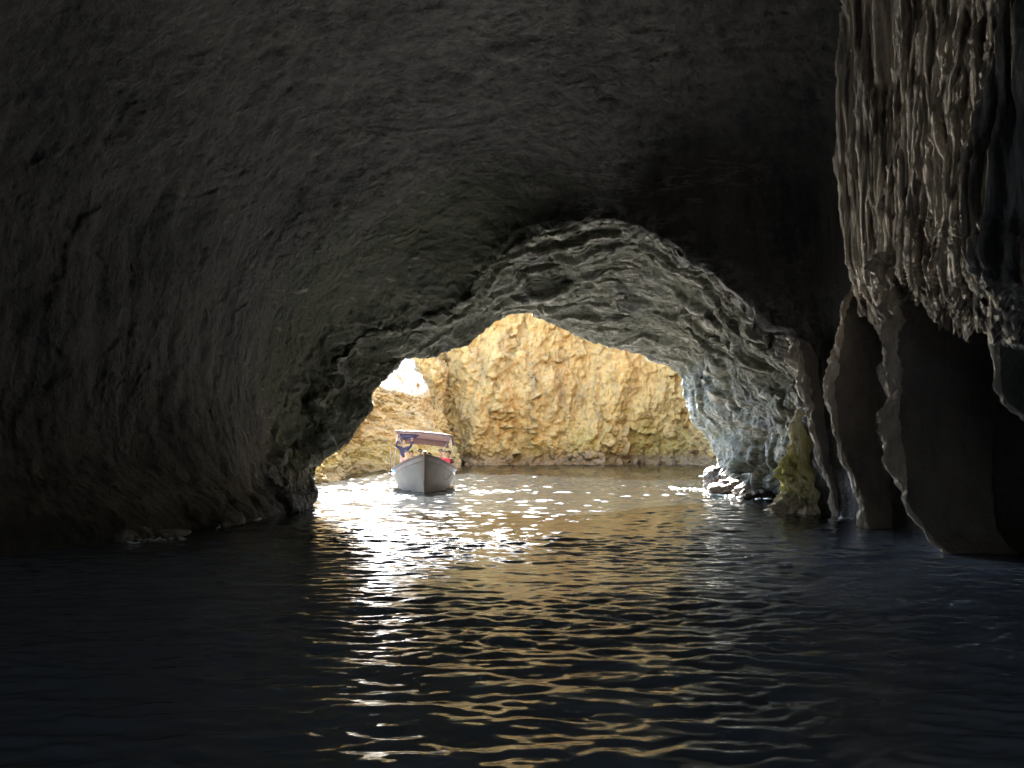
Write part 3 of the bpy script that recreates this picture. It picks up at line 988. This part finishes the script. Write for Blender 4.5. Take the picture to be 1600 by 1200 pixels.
def person(loc, rz, label, shirt, trousers, stand=False, lh=None, rh=None, shades=False, vest=None, scale=1.0, long_hair=False, hat=None, sleeves=False):
    """built facing -Y, hips (or feet when standing) at the origin; lh, rh: (elbow, wrist)"""
    z0 = .90 if stand else .10
    root = empty('person', loc, rz)
    root.scale = (scale,) * 3
    tag(root, label, 'person', 'people aboard the tour boat')
    le, lw = lh or ((-.25, -.03, z0 + .22), (-.16, -.26, z0 + .16))
    re, rw = rh or ((.25, -.03, z0 + .22), (.16, -.26, z0 + .16))
    v = lambda x, y, z: (x, y, z)
    tor = [(v(0, 0, z0), (.15, .11)), (v(0, .01, z0 + .2), (.135, .10)), (v(0, 0, z0 + .40), (.15, .11)), (v(0, 0, z0 + .50), (.075, .07)),
           (v(0, -.012, z0 + .56), .052), (v(0, -.02, z0 + .63), (.066, .075)), (v(0, -.022, z0 + .72), (.078, .094)), (v(0, -.015, z0 + .80), (.058, .07))]
    ch = [tor]
    n = len(tor)
    def arm(sg, e, wq):
        nonlocal n
        ch.append([2, (v(sg * .175, 0, z0 + .44), .062), (e, .043), (wq, .028)])
        n += 3
        d = (Vector(wq) - Vector(e)).normalized()
        palm = Vector(wq) + d * .055
        ch[-1].append((tuple(palm), (.040, .022)))
        n += 1
        a = d.cross(Vector((0, 1, .2))).normalized()
        c = d.cross(a)
        return d, palm, a, c
    hands = [arm(-1, le, lw), arm(1, re, rw)]
    for sg in (-1, 1):
        if stand:
            ch.append([0, (v(sg * .095, 0, z0 - .08), .085), (v(sg * .10, -.02, z0 - .45), .058), (v(sg * .10, .02, .08), .04), (v(sg * .11, -.13, .03), (.042, .03))])
        else:
            ch.append([0, (v(sg * .10, -.06, z0 - .01), .085), (v(sg * .12, -.42, z0 + .01), .06), (v(sg * .12, -.40, z0 - .36), .04), (v(sg * .12, -.53, z0 - .41), (.042, .03))])
    for k, (d, palm, a, c) in enumerate(hands):
        for j, ln in enumerate((.062, .072, .066, .05)):
            b = palm + d * .01 + a * (.030 - .02 * j)
            ch.append([(tuple(b), .009), (tuple(b + d * ln * .55 + c * .008), .0085), (tuple(b + d * ln * .95 + c * .028), .0075)])
        b = palm - d * .03 + a * .03
        ch.append([(tuple(b), .011), (tuple(b + d * .03 + a * .03), .0095), (tuple(b + d * .055 + a * .036 + c * .012), .008)])
    # nose and ears
    ch.append([(v(0, -.108, z0 + .735), .008), (v(0, -.128, z0 + .698), .014)])
    for sg in (-1, 1):
        ch.append([(v(sg * .080, -.01, z0 + .73), .012), (v(sg * .082, -.012, z0 + .69), .010)])
    body = skin_obj('body', ch, M_SKIN, root)
    # shirt
    sh = [[(v(0, 0, z0 - .02), (.165, .125)), (v(0, .01, z0 + .2), (.152, .117)), (v(0, 0, z0 + .39), (.168, .125)), (v(0, 0, z0 + .485), (.09, .085))]]
    for sg, e in ((-1, le), (1, re)):
        m = Vector((sg * .175, 0, z0 + .44)).lerp(Vector(e), .75)
        sh.append([2, (v(sg * .178, 0, z0 + .44), .075), (tuple(m), .062)])
        if sleeves:
            wq = lw if sg < 0 else rw
            sh[-1][2] = (e, .060)
            sh[-1].append((tuple(Vector(e).lerp(Vector(wq), .93)), .045))
    skin_obj('shirt', sh, shirt, root)
    tr = [[(v(0, 0, z0 - .01), (.17, .13)), (v(0, 0, z0 - .07), (.15, .12))]]
    for sg in (-1, 1):
        tr.append([1, (v(sg * .10, 0, z0 - .14), .10), (v(sg * .10, -.02, z0 - .45), .075), (v(sg * .10, .01, .16), .06)] if stand else
                  [1, (v(sg * .10, -.10, z0 - .01), .10), (v(sg * .12, -.42, z0 + .01), .078), (v(sg * .12, -.40, z0 - .26), .06)])
    skin_obj('trousers', tr, trousers, root)
    # hair: a cap over the crown, down the back (longer for long hair)
    bm = bmesh.new()
    bmesh.ops.create_uvsphere(bm, u_segments=24, v_segments=16, radius=1)
    for q in bm.verts:
        x, y, z = q.co
        low = -.15 if y > -.2 else .35
        if z < low:
            z = low - (.0 if not (long_hair and y > -.1) else .9 * (low - z))
        rr = 1 + .05 * math.sin(x * 9 + z * 7)
        q.co = (x * .093 * rr, y * .112 * rr - .012, z0 + .745 + z * .098)
    obj('hair', bm, hat or M_HAIR, root, True)
    gl = bmesh.new()
    for sg in (-1, 1):
        bm = gl if shades else bmesh.new()
        bmesh.ops.create_uvsphere(bm, u_segments=10, v_segments=8, radius=.013 if not shades else .028,
                                  matrix=Matrix.Translation((sg * .032, -.103 if not shades else -.112, z0 + .725)) @ Matrix.Diagonal((1.2 if shades else 1, .5, .85, 1)))
        if not shades:
            obj('eye', bm, M_LENS, root, True)
    if shades:
        tube(gl, [(-.08, -.02, z0 + .735), (-.062, -.10, z0 + .735), (.062, -.10, z0 + .735), (.08, -.02, z0 + .735)], .005, 6)
        obj('sunglasses', gl, M_LENS, root, True)
    else:
        gl.free()
    bm = bmesh.new()
    tube(bm, [(-.024, -.098, z0 + .655), (0, -.105, z0 + .652), (.024, -.098, z0 + .655)], [.004, .007, .004], 8)
    obj('mouth', bm, M_LIPS, root, True)
    if vest:
        for sg in (-1, 1):
            bm = bmesh.new()
            box(bm, (sg * .082, -.135, z0 + .22), (.145, .07, .40), bev=.028)
            box(bm, (sg * .10, 0, z0 + .455), (.10, .25, .06), bev=.025)
            obj('vest_panel', bm, vest, root, True)
        bm = bmesh.new()
        box(bm, (0, .145, z0 + .22), (.31, .07, .42), bev=.03)
        obj('vest_back', bm, vest, root, True)
    return root

def on_boat(x, y, z):
    c, s_ = math.cos(.118), math.sin(.118)
    return (BX + x * c - y * s_, BY + x * s_ + y * c, z)
D_NAVY, D_MAR, D_GREY, D_BLK = M_NAVY, flat('maroon_cloth', (.14, .035, .045), .9, .2, 9), flat('grey_cloth', (.30, .30, .31), .9, .2, 9), flat('black_cloth', (.022, .02, .024), .9, .2, 9)
D_WHT, D_PINK, D_RED = flat('white_cloth', (.62, .60, .58), .9, .1, 9), flat('pink_cloth', (.52, .24, .22), .9, .2, 9), flat('red_vest', (.50, .03, .05), .8, .15, 9)
person(on_boat(-.82, -.05, .34), 0, 'standing person in dark clothes holding up the left front corner of the canopy', D_NAVY, D_BLK, True,
       lh=((-.34, -.10, 1.44), (-.22, -.14, 1.68)), rh=((.30, -.06, 1.42), (.34, -.08, 1.66)), scale=.97, sleeves=True)
person(on_boat(-.72, -.75, .62), .5, 'seated person in a dusky pink top on the left bench closest to the bow', D_PINK, D_NAVY)
person(on_boat(-.52, .05, .60), .3, 'seated person with long dark hair behind the one in pink on the left bench', D_MAR, D_BLK, long_hair=True)
person(on_boat(-.16, .6, .66), 0, 'seated person with sunglasses and a pale shirt in the middle behind the stem post', D_WHT, D_NAVY, shades=True)
person(on_boat(.24, .9, .50), -.1, 'person in grey sitting low beside the dark locker behind the stem post', D_GREY, D_BLK)
person(on_boat(.68, -.35, .66), -.4, 'person in black on the right bench raising both hands to the face', D_BLK, D_NAVY,
       lh=((-.24, -.20, .30), (-.07, -.30, .54)), rh=((.24, -.20, .30), (.07, -.30, .54)))
person(on_boat(.84, -.75, .70), -.5, 'seated person in a bright red life vest at the right gunwale', D_RED, D_NAVY, vest=D_RED, scale=.9)
person(on_boat(1.03, .0, .60), -.6, 'seated person with long dark hair and maroon top at the far right', D_MAR, D_BLK, long_hair=True)
